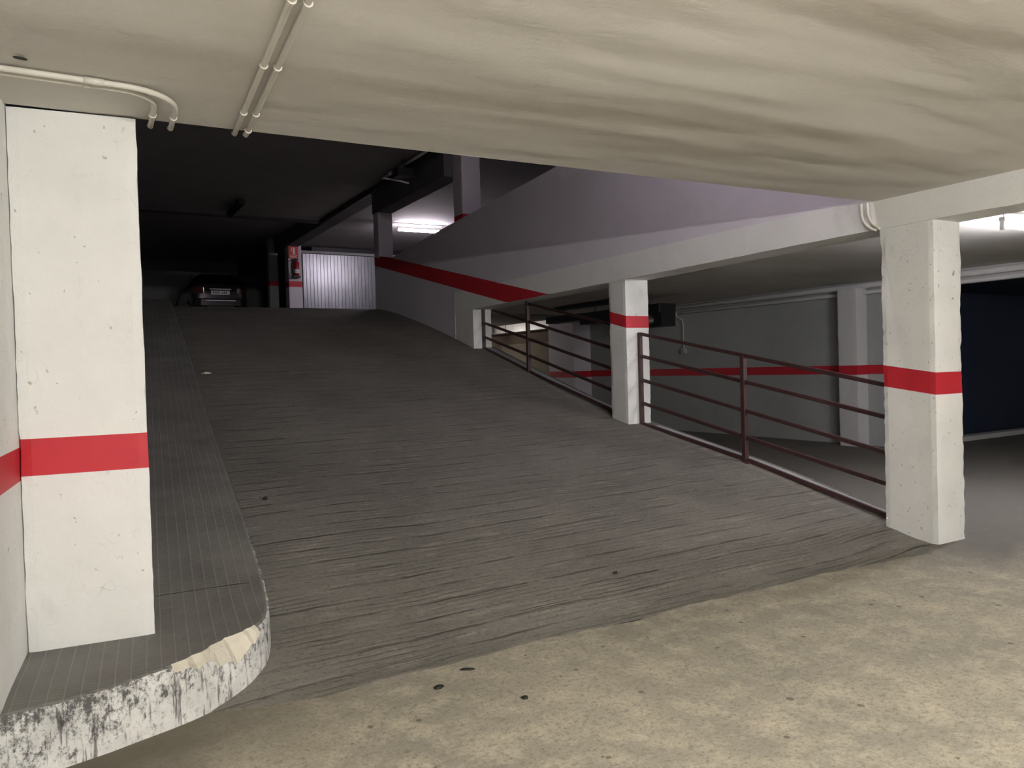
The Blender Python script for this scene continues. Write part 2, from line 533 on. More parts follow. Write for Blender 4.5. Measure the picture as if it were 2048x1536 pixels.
UC = 5.10
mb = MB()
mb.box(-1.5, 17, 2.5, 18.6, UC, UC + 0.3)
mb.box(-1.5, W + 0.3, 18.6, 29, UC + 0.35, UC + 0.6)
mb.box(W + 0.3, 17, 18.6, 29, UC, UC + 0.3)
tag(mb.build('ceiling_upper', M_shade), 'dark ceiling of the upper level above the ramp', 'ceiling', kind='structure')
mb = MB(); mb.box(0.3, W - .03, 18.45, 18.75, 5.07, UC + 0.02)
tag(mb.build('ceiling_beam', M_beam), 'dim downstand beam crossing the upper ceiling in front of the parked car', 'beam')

# ------------------------------------------------------------------ walls
def strip_wall(name, pts, z0f, z1f, stripes, mats, label, step=0.15, thick=0.15, side=1):
    """vertical wall along pts (plan polyline) with a stripe; z functions of (x,y)"""
    mb = MB()
    segs = []
    for a, b in zip(pts, pts[1:]):
        L = math.dist(a, b); k = max(1, round(L / step))
        for i in range(k):
            segs.append((a[0] + (b[0] - a[0]) * i / k, a[1] + (b[1] - a[1]) * i / k))
    segs.append(pts[-1])
    d = Vector((pts[-1][0] - pts[0][0], pts[-1][1] - pts[0][1])).normalized()
    nrm = Vector((-d.y, d.x)) * side * thick
    cols = []
    for (x, y) in segs:
        zs = [z0f(x, y)] + [s(x, y) for s in stripes] + [z1f(x, y)]
        for q in range(1, len(zs)):
            zs[q] = min(max(zs[q], zs[q - 1]), z1f(x, y))
        zs[0] = min(zs[0], zs[-1])
        cols.append([(x, y, z) for z in zs])
    n = len(cols[0])
    for a, b in zip(cols, cols[1:]):
        for q in range(n - 1):
            if a[q][2] == a[q + 1][2] and b[q][2] == b[q + 1][2]:
                continue
            mb.quad(a[q], b[q], b[q + 1], a[q + 1], 1 if (q == 1 and n == 4) else 0)
    o = mb.build(name, mats)
    back = MB()
    for a, b in zip(cols, cols[1:]):
        A0, B0, A1, B1 = a[0], b[0], a[-1], b[-1]
        sh = lambda p: (p[0] + nrm.x, p[1] + nrm.y, p[2])
        back.quad(sh(A0), sh(B0), sh(B1), sh(A1))
        back.quad(A1, B1, sh(B1), sh(A1))
        back.quad(A0, B0, sh(B0), sh(A0))
    a, b = cols[0], cols[-1]
    for c in (a, b):
        back.quad(c[0], c[-1], (c[-1][0] + nrm.x, c[-1][1] + nrm.y, c[-1][2]), (c[0][0] + nrm.x, c[0][1] + nrm.y, c[0][2]))
    # merge the back into the same mesh
    bm = bmesh.new(); bm.from_mesh(o.data)
    tmp = bpy.data.meshes.new('t'); tmp.from_pydata(back.v, [], back.f)
    bm.from_mesh(tmp)
    bmesh.ops.remove_doubles(bm, verts=bm.verts, dist=1e-5)
    bm.to_mesh(o.data); bm.free(); bpy.data.meshes.remove(tmp)
    if label:
        tag(o, label, 'wall', kind='structure')
    return o

# left wall beside the camera, meeting the pier and the kerb
def lx(y): return -0.178 - 0.10 * (3.83 - y)
wl = strip_wall('wall_left', [(lx(-7.4), -7.4), (lx(3.0), 3.0), (lx(3.9), 3.9)], lambda x, y: 0.0 if y < 9 else 0, lambda x, y: ceil_z(x) + 0.02,
                [lambda x, y: 0.985, lambda x, y: 1.125], [M_white_mid, M_red],
                'white plaster wall at the far left edge with red stripe and knocked paint', step=0.3, side=1)

# wall along the ramp above the beam (parapet of the upper drive), stripe parallel to the ramp
def par_top(y):
    pts = [(2.5, 4.30), (5, 4.2), (8.4, 3.96), (12.0, 3.745), (14.0, 3.60), (15.1, 3.78)]
    for (a, za), (b, zb) in zip(pts, pts[1:]):
        if y <= b:
            return za + (zb - za) * (y - a) / (b - a)
    return pts[-1][1]
def st_lo(x, y): return 2.26 + (y - 9.25) * 0.2275
def st_hi(x, y): return 2.40 + (y - 8.72) * 0.2235
wr = strip_wall('wall_ramp_side', [(W, 15.0), (W, 11.35)], lambda x, y: sprof(y) - 0.02, lambda x, y: par_top(y), [st_lo, st_hi], [M_lilac, M_red],
                'pale wall and parapet along the upper part of the ramp with sloping red stripe', side=1, thick=0.12)
wr = strip_wall('wall_ramp_parapet', [(W, 11.35), (W, 2.5)], lambda x, y: 2.64, lambda x, y: par_top(y), [st_lo, st_hi], [M_lilac, M_red],
                'pale lilac parapet wall above the long white beam', side=1, thick=0.12)
# infill of the wall between ramp and beam beyond the last small column
# long white beam carried by the columns
def beam_bot(y): return 2.40 if y < 4 else 2.40 - (y - 4) * 0.010
mb = MB()
ysb = frange(-7.4, 11.35, 0.12)
XL, XR = W - 0.012, W + 0.33
def bz(y, top): return (2.655 + 0.004 * P(0, y, 5, 1.5)) if top else beam_bot(y) + 0.005 * P(0, y, 0, 2.3) + 0.004 * P(0, y, 3, 9)
for y0, y1 in zip(ysb, ysb[1:]):
    def sm(y): return max(0.0, min(1.0, 1))
    b0, b1, t0, t1 = bz(y0, 0), bz(y1, 0), bz(y0, 1), bz(y1, 1)
    def lv(y, b, t):
        s0 = min(max(st_lo(0, y), b), t); s1 = min(max(st_hi(0, y), s0), t)
        return b, s0, s1, t
    A, B = lv(y0, b0, t0), lv(y1, b1, t1)
    for q in range(3):
        if abs(A[q] - A[q + 1]) < 1e-6 and abs(B[q] - B[q + 1]) < 1e-6: continue
        mb.quad((XL, y0, A[q]), (XL, y1, B[q]), (XL, y1, B[q + 1]), (XL, y0, A[q + 1]), 1 if q == 1 else 0)
    mb.quad((XL, y0, b0), (XR, y0, b0), (XR, y1, b1), (XL, y1, b1))
    mb.quad((XR, y0, b0), (XR, y0, t0), (XR, y1, t1), (XR, y1, b1))
    mb.quad((XL, y0, t0), (XL, y1, t1), (XR, y1, t1), (XR, y0, t0))
for y in (ysb[0], ysb[-1]):
    mb.quad((XL, y, bz(y, 0)), (XR, y, bz(y, 0)), (XR, y, bz(y, 1)), (XL, y, bz(y, 1)))
o = mb.build('trim_beam', [M_white, M_red])
tag(o, 'long white painted beam running over the columns beside the ramp', 'beam', kind='structure')

# right-hand back wall of the lower level
BX = 11.05
strip_wall('wall_right', [(BX, 7.3), (BX, 16.3)], lambda x, y: 0, lambda x, y: 2.63, [lambda x, y: 1.14, lambda x, y: 1.285], [M_dimwall, M_red],
           'long grey wall of the lower bays with a level red stripe', side=-1)
strip_wall('wall_brown', [(BX + 0.05, 16.3), (BX + 0.05, 22)], lambda x, y: 0, lambda x, y: 2.63, [lambda x, y: 1.14, lambda x, y: 1.285], [M_brown, M_red],
           'brown painted wall at the far end of the lower bays', side=-1)
strip_wall('wall_blue', [(BX, 7.3), (17, 7.42)], lambda x, y: 0, lambda x, y: 2.63, [], [M_navy], 'dark blue wall behind the big right column', side=1)
mb = MB(); mb.box(BX + 0.15, 17, 7.10, 7.29, 0.0, 0.075)
tag(mb.build('baseboard_blue', M_wall), 'pale low kerb at the foot of the dark blue wall', 'baseboard', kind='structure')
# enclosing walls, out of view
for nm, x0, x1, y0, y1, z0, z1, lb in (
        ('wall_back', -3, 18, -7.6, -7.4, 0, 3.0, 'wall behind the camera'),
        ('wall_far_right', 17, 17.2, -7.4, 30, 0, 5.7, 'wall at the far right of the parking level'),
        ('wall_lower_end', W + .4, 17, 22, 22.2, 0, 2.65, 'end wall of the lower level'),
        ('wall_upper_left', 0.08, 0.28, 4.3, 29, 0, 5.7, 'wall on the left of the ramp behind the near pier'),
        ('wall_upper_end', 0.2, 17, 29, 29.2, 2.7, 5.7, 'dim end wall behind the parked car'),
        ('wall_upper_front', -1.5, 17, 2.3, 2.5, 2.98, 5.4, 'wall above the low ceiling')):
    mb = MB(); mb.box(x0, x1, y0, y1, z0, z1)
    tag(mb.build(nm, M_dimwall if nm.startswith('wall_upper') else M_wall), lb, 'wall', kind='structure')

# olive door panel in the brown wall, vent duct above it
mb = MB(); mb.box(BX + 0.00, BX + 0.05, 16.6, 19.6, 0.0, 2.07)
tag(mb.build('door_1', M_olive), 'dull olive-brown garage door in the brown wall at the far end', 'door', kind='structure')

mb = MB(); mb.box(BX + .23, 17, -7.4, 7.28, 2.425, 2.60)
tag(mb.build('ceiling_bay', M_navy), 'dark blue soffit over the bay at the far right', 'ceiling', kind='structure')

# ------------------------------------------------------------------ columns
def column(name, foot, z0, z1, stripe, label, slope=0.0, step=0.045, jag=0.006, mats=None, seed=0, z0f=None, group=None):
    """foot: 4 plan corners ccw; stripe (lo, hi) or None; slope tilts the stripe with y"""
    mb = MB()
    zs = [z0]
    if stripe:
        zs += [z for z in frange(z0, stripe[0], step)[1:]] + [z for z in frange(stripe[0], stripe[1], step)[1:]] + frange(stripe[1], z1, step)[1:]
    else:
        zs += frange(z0, z1, step)[1:]
    ring = []
    for i in range(4):
        a, b = foot[i], foot[(i + 1) % 4]
        k = max(1, round(math.dist(a, b) / step))
        for q in range(k):
            ring.append((a[0] + (b[0] - a[0]) * q / k, a[1] + (b[1] - a[1]) * q / k, q == 0))
    cx = sum(p[0] for p in foot) / 4; cy = sum(p[1] for p in foot) / 4
    n = len(ring)
    for z in zs:
        for (x, y, corner) in ring:
            d = Vector((x - cx, y - cy)).normalized()
            a = P(x + seed, y, z, 4.0) * 0.4 * jag
            if corner:
                a += (P(x + seed, y, z, 16.0) - 0.35) * jag * 1.3 + (P(x - seed, y, z, 5.0)) * jag * 0.7 - 0.004
            zz = z
            if stripe and abs(z - z0) > 1e-6 and abs(z - z1) > 1e-6:
                w = min(1, (z - z0) / max(0.01, stripe[0] - z0)) if z < stripe[0] else min(1, (z1 - z) / max(0.01, z1 - stripe[1]))
                zz = z + slope * (y - foot[0][1]) * w
            if z0f and abs(z - z0) < 1e-6:
                zz = z0f(x, y)
            mb.v.append((x + d.x * a, y + d.y * a, zz))
    for j in range(len(zs) - 1):
        red = stripe and zs[j] >= stripe[0] - 1e-6 and zs[j + 1] <= stripe[1] + 1e-6
        for i in range(n):
            a = j * n + i; b = j * n + (i + 1) % n
            mb.f.append((a, b, b + n, a + n)); mb.m.append(1 if red else 0)
    mb.f.append(tuple(range(n - 1, -1, -1))); mb.m.append(0)
    mb.f.append(tuple(range((len(zs) - 1) * n, len(zs) * n))); mb.m.append(0)
    o = mb.build(name, mats or [M_white_low, M_red])
    return tag(o, label, 'column', group)

column('column', [(-0.178, 3.83), (0.314, 3.785), (0.30, 4.28), (-0.2, 4.3)], 0.243, ceil_z(0), (1.003, 1.16),
       'broad white column on the near kerb at left with a red stripe', jag=0.005, seed=3, mats=[M_white_mid, M_red])
column('column', [(W, 3.337), (5.895, 3.337), (5.895, 3.765), (W, 3.765)], 0.0, 2.42, (1.112, 1.277),
       'large chipped white column at the foot of the ramp on the right', slope=0.145, jag=0.007, seed=9)
column('column', [(W, 6.935), (5.885, 6.935), (5.885, 7.245), (W, 7.245)], 0.66, 2.40, (1.82, 1.956),
       'white column with red stripe halfway up the ramp between the two railings', slope=0.24, jag=0.0045, seed=17, z0f=lambda x, y: sprof(y) - 0.01)
column('column', [(W + .004, 10.72), (5.875, 10.72), (5.875, 11.36), (W + .004, 11.36)], 1.70, 2.345, None,
       'short white column where the far railing starts, under the beam end', mats=[M_white, M_red], jag=0.004, seed=23, z0f=lambda x, y: sprof(y) - 0.01)
column('column', [(W + .13, 11.22), (6.02, 11.22), (6.02, 11.55), (W + .13, 11.55)], 2.78, UC + .01, (3.75, 3.93),
       'lilac-white column rising behind the parapet with red paint at its foot', mats=[M_lilac, M_red], jag=0.004, seed=29)
column('column', [(W - .006, 14.72), (W + .30, 14.72), (W + .30, 15.0), (W - .006, 15.0)], 3.30, 4.62, (3.505, 3.68),
       'pale column at the top of the ramp standing on the red-striped wall', slope=0.22, mats=[M_lilac, M_red], jag=0.003, seed=31)
column('column', [(5.57, 22.0), (5.95, 22.0), (5.95, 22.4), (5.57, 22.4)], 2.98, 5.12, (3.88, 4.04),
       'narrow white column carrying the fire sign and extinguisher', mats=[M_lilac, M_red], jag=0.003, seed=37)
column('column', [(5.35, 23.4), (5.62, 23.4), (5.62, 23.7), (5.35, 23.7)], 3.05, 5.5, (4.05, 4.2),
       'dim column just left of and behind the fire extinguisher column', mats=[M_dimwall, M_red], jag=0.003, seed=41)
# pilasters on the grey wall
column('column', [(10.78, 7.75), (BX, 7.75), (BX, 8.09), (10.78, 8.09)], 0.0, 2.5, (1.135, 1.285),
       'pale pilaster on the grey wall seen past the big right column', mats=[M_wall, M_red], jag=0.003, seed=43)
column('column', [(10.55, 15.2), (BX + .02, 15.2), (BX + .02, 16.3), (10.55, 16.3)], 0.0, 2.62, (1.13, 1.28),
       'pale lilac pilaster at the end of the grey wall beside the brown wall', mats=[M_lilac, M_red], jag=0.003, seed=47)

# upper beam above the row of columns
mb = MB(); mb.box(W - 0.02, W + 0.30, 11.56, 15.0, 4.60, UC + 0.02); mb.box(W - 0.02, W + 0.32, 15.0, 29, 5.02, UC + 0.5)
tag(mb.build('trim_upper_beam', M_beam), 'dark downstand beam along the upper ceiling above the parapet', 'beam', kind='structure')
# beam over the opening beside the dark blue wall
mb = MB(); mb.box(BX, BX + 0.22, -7.4, 7.28, 2.42, 2.64)
tag(mb.build('trim_right_beam', M_wall), 'pale beam at the head of the dark blue opening', 'beam', kind='structure')

# ------------------------------------------------------------------ kerb with raised walkway
OUT = [(-0.25, 3.205), (-0.058, 3.222), (.1, 3.262), (.205, 3.30), (.31, 3.335), (.40, 3.372), (.47, 3.41), (.53, 3.45), (.585, 3.487), (.635, 3.525),
       (.68, 3.567), (.72, 3.612), (.755, 3.665), (.785, 3.73), (.815, 3.82), (.84, 3.93), (.86, 4.05), (.885, 4.25), (.905, 4.5), (.94, 4.9),
       (.985, 5.5), (1.04, 6.2), (1.10, 6.9), (1.15, 7.6), (1.215, 8.4), (1.28, 9.3), (1.35, 10.5), (1.42, 11.8), (1.49, 12.8), (1.56, 13.7), (1.60, 14.4)]
def kz(y):
    t = max(0.0, min(1.0, (y - 3.3) / 0.9))
    t = t * t * (3 - 2 * t)
    pv = sprof(y) if y > 3.5 else prof(y)
    return pv + 0.24 - 0.09 * t
kz_ = lambda y: max(0.24, kz(y))
mb = MB()
dense = []
for a, b in zip(OUT, OUT[1:]):
    L = math.dist(a, b); k = max(1, int(L / 0.03)) if a[1] < 5 else max(1, int(L / 0.3))
    for i in range(k):
        t = i / k
        dense.append((a[0] + (b[0] - a[0]) * t, a[1] + (b[1] - a[1]) * t))
dense.append(OUT[-1])
def inner(p):
    # matching point on the back edge of the walkway
    x, y = p
    if y < 4.3 and x < 0.9:
        t = max(0.0, min(1.0, (x + 0.25) / 1.2))
        return (-0.24 + 0.0 * t, 3.25 + (4.3 - 3.25) * t ** 0.8 * 1.0)
    return (0.2, y)
rows = []
for (x, y) in dense:
    e = Vector((x - (-0.1), y - 4.3)) if y < 4.2 else Vector((1, 0))
    e.normalize()
    chip = 0.0
    if 0.33 < x < 0.745 and y < 3.66:
        u = (x - 0.33) / 0.415
        chip = math.sin(math.pi * min(1, max(0, u))) ** 0.6 * (0.45 + 1.5 * abs(P(x, y, 0, 34)) + 0.5 * abs(P(x, y, 0, 90)))
    j = 0.003 * P(x, y, 0, 20) if y < 5 else 0
    zt = kz_(y)
    zb = 0.0 if y < 4.2 else prof(y) - 0.03
    base = (x + e.x * 0.006, y + e.y * 0.006)
    depth = 0.052 * chip * (0.35 + 0.65 * (x > 0.5))
    rows.append(dict(b=(base[0], base[1], zb),
                     m=(x + e.x * j, y + e.y * j, zb + (zt - zb) * (0.93 - 0.42 * chip * (1 if x > .52 else .35))),
                     u=(x - e.x * (0.010 + depth * 0.75), y - e.y * (0.010 + depth * 0.75), zt - 0.006 - 0.028 * chip),
                     t=(x - e.x * (0.022 + depth), y - e.y * (0.022 + depth), zt - 0.002 * (chip > .1)),
                     chip=chip))
for a, b in zip(rows, rows[1:]):
    c = 2 if (a['chip'] > 0.05 and b['chip'] > 0.05) else 1
    mb.quad(a['b'], b['b'], b['m'], a['m'], 1)
    mb.quad(a['m'], b['m'], b['u'], a['u'], c)
    mb.quad(a['u'], b['u'], b['t'], a['t'], c if c == 2 else 0)
# top surface: fan from each edge sample toward the back edge
INX = -0.235
tops = [r['t'] for r in rows]
front = [t for t in tops if t[1] < 4.25]
rear = [t for t in tops if t[1] >= 4.2]
NB = 14
def back_pt(i, n):
    s = i / (n - 1)
    L = 1.1 + 0.5
    return (INX + (0.0 if s * 1.5 < 1.05 else 0.0), 3.225 + s * 0.97 * 1.05)
n = len(front)
for i in range(n - 1):
    a, b = front[i], front[i + 1]
    A, B = back_pt(i, n), back_pt(i + 1, n)
    for q in range(NB):
        def lerp(p, r, t): 
            x = p[0] + (r[0] - p[0]) * t; y = p[1] + (r[1] - p[1]) * t
            z = p[2] if t == 0 else kz_(y) - 0.002
            return (x, y, z)
        mb.quad(lerp(a, A, q / NB), lerp(b, B, q / NB), lerp(b, B, (q + 1) / NB), lerp(a, A, (q + 1) / NB), 0)
last = front[-1]; LB = back_pt(n - 1, n)
prev = (last, (LB[0], LB[1], kz_(LB[1])))
for t in rear:
    if t[1] <= last[1]: continue
    cur = (t, (LB[0] if t[1] < 4.4 else 0.2, t[1], t[2]))
    mb.quad(prev[0], cur[0], cur[1], prev[1], 0)
    prev = cur
e = rows[-1]
mb.quad(e['b'], (0.2, e['b'][1], e['b'][2]), prev[1], e['t'], 1)
o = mb.build('trim_kerb', [M_tile, M_kerbface, M_chip])
tag(o, 'raised walkway of ribbed grey pavers with scuffed and broken white kerb face', 'kerb', kind='structure')

# ledge beside the railings on the outer edge of the ramp
mb = MB()
yl = frange(3.766, 11.0, 0.3)
for a, b in zip(yl, yl[1:]):
    if 6.9 < (a + b) / 2 < 7.27: continue
    za, zb = sprof(a), sprof(b)
    x0, x1 = W + 0.225, W + 0.33
    mb.prism([(x0, a), (x1, a), (x1, b), (x0, b)], [za - 0.02, za - 0.02, zb - 0.02, zb - 0.02], [za + 0.018, za + 0.018, zb + 0.018, zb + 0.018])
tag(mb.build('trim_ledge', M_dimwall), 'low pale concrete ledge along the outer edge of the ramp', 'ledge', kind='structure')

# ------------------------------------------------------------------ railings
RX = 5.72
def rail_part(name, p, q, parent, w=0.032, h=0.036):
    return MB().bar(p, q, w, h).build(name, M_rail, parent, bevel=0.004)
def post_part(x, y, z0, z1, parent, w=0.042):
    return MB().box(x - w / 2, x + w / 2, y - w / 2, y + w / 2, z0, z1).build('post', M_rail, parent, bevel=0.004)

r1 = thing('railing', (RX, 5.3, sprof(5.3)), 'nearer maroon steel railing between the big right column and the middle column', 'railing')
post_part(RX, 6.905, sprof(6.9) - 0.01, 1.765, r1)
post_part(RX, 5.36, sprof(5.36) - 0.02, 1.455, r1, 0.05)
MB().box(RX - .06, RX + .06, 5.28, 5.44, sprof(5.36) - 0.02, sprof(5.36) + 0.012).build('base_plate', M_rail, r1)
for (za, zb) in ((1.749, 1.184), (1.496, 0.924), (1.222, 0.636), (0.957, 0.383)):
    y0, y1 = 6.90, 3.70
    sl = (za - zb) / (6.905 - 3.895)
    rail_part('rail', (RX, y0, za), (RX, y1, zb - sl * (3.895 - y1)), r1)
rail_part('bottom_rail', (RX, 6.9, sprof(6.9) + .018), (RX, 5.3, sprof(5.3) + .03), r1, h=0.04)
rail_part('bottom_rail', (RX, 5.3, sprof(5.3) + .03), (RX, 3.72, sprof(3.72) + 0.03), r1, h=0.04)

r2 = thing('railing', (RX, 9.2, sprof(9.2)), 'farther dark railing between the middle column and the short column under the beam end', 'railing')
post_part(RX, 9.365, sprof(9.36) - 0.02, 2.36, r2, 0.05)
post_part(RX, 10.70, sprof(10.7) - 0.02, 2.36, r2, 0.045)
def far_rail(ya, za, yb, zb, nm='rail'):
    rail_part(nm, (RX, ya, za), (RX, yb, zb), r2)
far_rail(9.36, 2.31, 7.24, 1.85)
far_rail(10.4, 2.30, 7.24, 1.56)
far_rail(10.7, 2.125, 7.24, 1.31)
far_rail(10.7, 1.905, 7.24, 1.045)
far_rail(10.7, sprof(10.7) + .02, 9.2, sprof(9.2) + .02, 'bottom_rail')
far_rail(9.2, sprof(9.2) + .02, 7.24, sprof(7.24) + .025, 'bottom_rail')

# ------------------------------------------------------------------ conduits
def arc(cx, cy, r, a0, a1, z, n=8):
    return [(cx + r * math.cos(math.radians(a0 + (a1 - a0) * i / n)), cy + r * math.sin(math.radians(a0 + (a1 - a0) * i / n)), z) for i in range(n + 1)]
def cz(x, off=0.016): return ceil_z(x) - off
CR = 0.0115
def conduit(pts, label, clips=(), couplings=(), group=None, mat=None, r=CR):
    t = thing('conduit', pts[0], label, 'conduit', group)
    MB().tube(pts, r, 12).build('pipe', mat or M_conduit, t, smooth=True)
    for (p, d) in clips:
        p = Vector(p); d = Vector(d).normalized() * 0.006
        MB().tube([p - d, p + d], r * 1.45, 10).build('clip', mat or M_conduit, t)
    for (p, q) in couplings:
        MB().tube([p, q], r * 1.18, 12).build('coupling', mat or M_conduit, t, smooth=True)
    return t
# pair that runs along the column head then turns to the slab edge
def bend(dx, r, zoff):
    z = 2.55 - zoff
    y0 = 3.34 + dx
    a = [(-0.42, y0 + 0.26, z), (-0.36, y0 + 0.12, z), (-0.29, y0 + 0.035, z), (-0.2, y0, z), (0.0, y0 + .002, z), (0.23 - dx * .4, y0 + 0.006, z)]
    cx, cy = 0.23 - dx * .4, y0 + 0.006 + r
    a += arc(cx, cy, r, -85, -5, z, 9)
    a += [(cx + r + 0.005, 3.6, z), (cx + r + 0.012, YS + 0.02, z), (cx + r + 0.012, YS + 0.05, z + 0.012)]
    return a
c1 = bend(0.0, 0.215, 0.012)
c2 = bend(0.045, 0.150, 0.012)
conduit(c1, 'outer of two white conduits curving across the ceiling above the near left column',
        couplings=[((0.10, 3.342, 2.538), (0.17, 3.344, 2.538))], clips=[((c1[-3][0], 3.66, 2.538), (0, 1, 0))])
conduit(c2, 'inner of two white conduits curving across the ceiling above the near left column',
        couplings=[((0.10, 3.387, 2.538), (0.13, 3.388, 2.538))], clips=[((c2[-3][0], 3.66, 2.538), (0, 1, 0))])
for nm, xa, xb, lb in ((0, 0.640, 0.735, 'left of two straight parallel white conduits on the ceiling'),
                       (1, 0.690, 0.787, 'right of two straight parallel white conduits on the ceiling')):
    f = lambda y: xb + (xa - xb) * (YS - y) / (YS - 2.38)
    pts = [(f(y), y, cz(f(y), 0.012)) for y in (0.8, 1.5, 2.38, 3.0, 3.5, YS + 0.01)] + [(f(YS + .05), YS + 0.045, cz(1, 0.0))]
    cl = [((f(y), y, cz(f(y), 0.012)), (0, 1, 0)) for y in ((2.38, 2.93, 3.49, 3.74) if nm == 1 else (2.38, 2.93, 3.49))]
    conduit(pts, lb, clips=cl)
# pair folding round the beam beside the big right column
for i, (dy, lb) in enumerate(((0.0, 'left of the two short white conduits bent around the beam beside the big right column'),
                              (-0.055, 'right of the two short white conduits bent around the beam beside the big right column'))):
    x = W - 0.028
    pts = [(x, 3.90 + dy, 2.62), (x, 3.90 + dy, 2.53), (x, 3.885 + dy, 2.48), (x, 3.855 + dy, 2.44), (x, 3.815 + dy, 2.41), (x + .01, 3.775 + dy * .5, 2.395)]
    conduit(pts, lb, r=0.0125)
# upper level: galvanised conduit with a bracket arm, black pipe along the beam
conduit([(5.25, 9.0, 5.03), (5.31, 12.0, 5.03), (5.29, 13.75, 5.03)], 'bright galvanised conduit under the dark upper ceiling', mat=M_plastic, r=0.028,
        couplings=[((5.293, 13.3, 5.03), (5.292, 13.42, 5.03))])
t = thing('bracket', (5.2, 12.8, 4.8), 'dark hanging bracket with bright arm beside the galvanised conduit', 'bracket')
MB().tube([(5.02, 13.0, 4.84), (5.24, 12.8, 4.77), (5.40, 12.75, 4.73)], 0.016, 8).build('arm', M_plastic, t)
MB().tube([(5.25, 12.6, 4.9), (5.25, 12.6, 5.11)], 0.012, 8).build('hanger', M_black, t)
MB().box(5.10, 5.40, 12.5, 12.76, 4.79, 4.93).build('housing', M_black, t)
conduit([(5.44, 8, 5.03), (5.45, 18.3, 5.03)], 'black pipe running along the upper ceiling beside the beam', mat=M_dark, r=0.05)
# pipes along the head of the grey wall and the blue opening
conduit([(10.98, 3.2, 2.54), (10.98, 15.1, 2.54)], 'upper of two pale pipes along the top of the grey wall', mat=M_wall, r=0.045)
conduit([(10.97, 3.2, 2.43), (10.97, 15.1, 2.43)], 'lower of two pale pipes along the top of the grey wall', mat=M_wall, r=0.03)
# cable drop on the grey wall
t = conduit([(10.2, 12.0, 2.59), (10.86, 12.05, 2.59), (10.915, 12.03, 2.5), (10.92, 12.0, 2.36), (11.0, 11.93, 2.29), (11.0, 11.9, 2.2), (11.0, 11.9, 1.68)],
            'thin grey drop cable on the grey wall beside the ventilation unit', mat=M_conduit, r=0.011)
MB().box(10.97, 11.05, 11.86, 11.96, 1.6, 1.70).build('switch_box', M_dimwall, t)

# ------------------------------------------------------------------ lamps
def lamp(key, label, hang=0.06):
    L = LAMPS[key]
    a, b = Vector(L['a']), Vector(L['b'])
    c = (a + b) / 2
    d = (b - a).normalized()
    t = thing('fluorescent_lamp', c, label, 'lamp')
    em = emit('tube_glow_' + key, L['c'], L['s'])
    MB().tube([a, b], 0.028 if key == 'upper' else 0.019, 12).build('tube', em, t, smooth=True)
    MB().bar(a + Vector((0, 0, 0.055)) - d * 0.03, b + Vector((0, 0, 0.055)) + d * 0.03, 0.05, 0.035).build('housing', M_plastic, t, bevel=0.004)
    for e, s in ((a, -1), (b, 1)):
        MB().bar(e + d * s * 0.005, e + d * s * 0.03, 0.035, 0.075).build('end_cap', M_plastic, t)
    top = ceil_z(c.x) + 0.004 if c.z < 2.3 else (2.63 if c.z < 3 else UC + 0.005)
    if key != 'void':
        for e in (a, b):
            MB().tube([(e.x, e.y, e.z + 0.06), (e.x, e.y, top)], 0.006, 6).build('hanger', M_plastic, t)
    return t
lamp('near', 'ceiling tube lamp behind the camera on the left')
lamp('near2', 'ceiling tube lamp behind the camera on the right')
lamp('right', 'glowing tube lamp under the ceiling at the right edge beyond the big column')
lamp('upper', 'glowing tube lamp on the upper ceiling behind the parapet')
lamp('far', 'tube lamp hidden at the far end of the lower bays')
lamp('void', 'unseen tube lamp added on the upper ceiling above the low slab')
# unlit lamp
t = thing('unlit_lamp', (3.3, 17.3, 5.0), 'unlit lamp hanging under the dark upper ceiling left of the beam', 'lamp')
MB().bar((3.3, 16.6, 5.01), (3.3, 18.0, 5.01), 0.12, 0.10).build('housing', M_black, t)
MB().tube([(3.3, 16.7, 4.93), (3.3, 17.9, 4.93)], 0.018, 8).build('tube', M_dark, t)

# ------------------------------------------------------------------ ventilation
t = thing('ventilation_duct', (10.75, 18.3, 2.5), 'pale ventilation duct with a small grille above the brown wall', 'duct')
MB().box(10.7, 11.08, 16.4, 21.0, 2.385, 2.60).build('duct_body', plain('pale_duct_paint', (0.6, 0.58, 0.56), 0.35, var=0.1), t)
for k, y in enumerate((19.80, 19.93, 20.06)):
    MB().box(10.69, 10.702, y - .035, y + .035, 2.42, 2.53).build('vent_slot', M_black, t)
for y in (18.72, 19.45):
    MB().box(10.695, 10.702, y - .012, y + .012, 2.385, 2.60).build('joint', M_dark, t)
t = thing('ventilation_unit', (9.6, 11.5, 2.2), 'dark ventilation unit with silver drum hung behind the middle column', 'ventilation unit')
MB().box(9.1, 9.5, 10.45, 12.9, 2.30, 2.47).build('casing', M_black, t, bevel=0.01)
MB().tube([(9.28, 10.7, 2.19), (9.28, 11.7, 2.19)], 0.10, 24).build('drum', M_galv, t, smooth=True)
MB().box(9.12, 9.45, 10.42, 10.62, 2.09, 2.31).build('end_box', M_black, t)
MB().box(9.12, 9.45, 11.7, 12.9, 2.24, 2.31).build('end_box', M_black, t)
MB().box(9.12, 9.45, 10.42, 11.75, 2.065, 2.09).build('drip_tray', M_black, t)
MB().box(9.14, 9.45, 12.9, 14.2, 2.34, 2.48).build('duct_body', M_black, t)
for y in (10.9, 12.6):
    MB().tube([(9.3, y, 2.46), (9.3, y, 2.62)], 0.01, 6).build('hanger', M_black, t)
mb = MB(); mb.box(8.62, 8.82, 10.4, 13.1, 2.53, 2.60)
tag(mb.build('cable_tray', M_black), 'long black cable tray under the lower ceiling left of the middle column', 'cable tray')

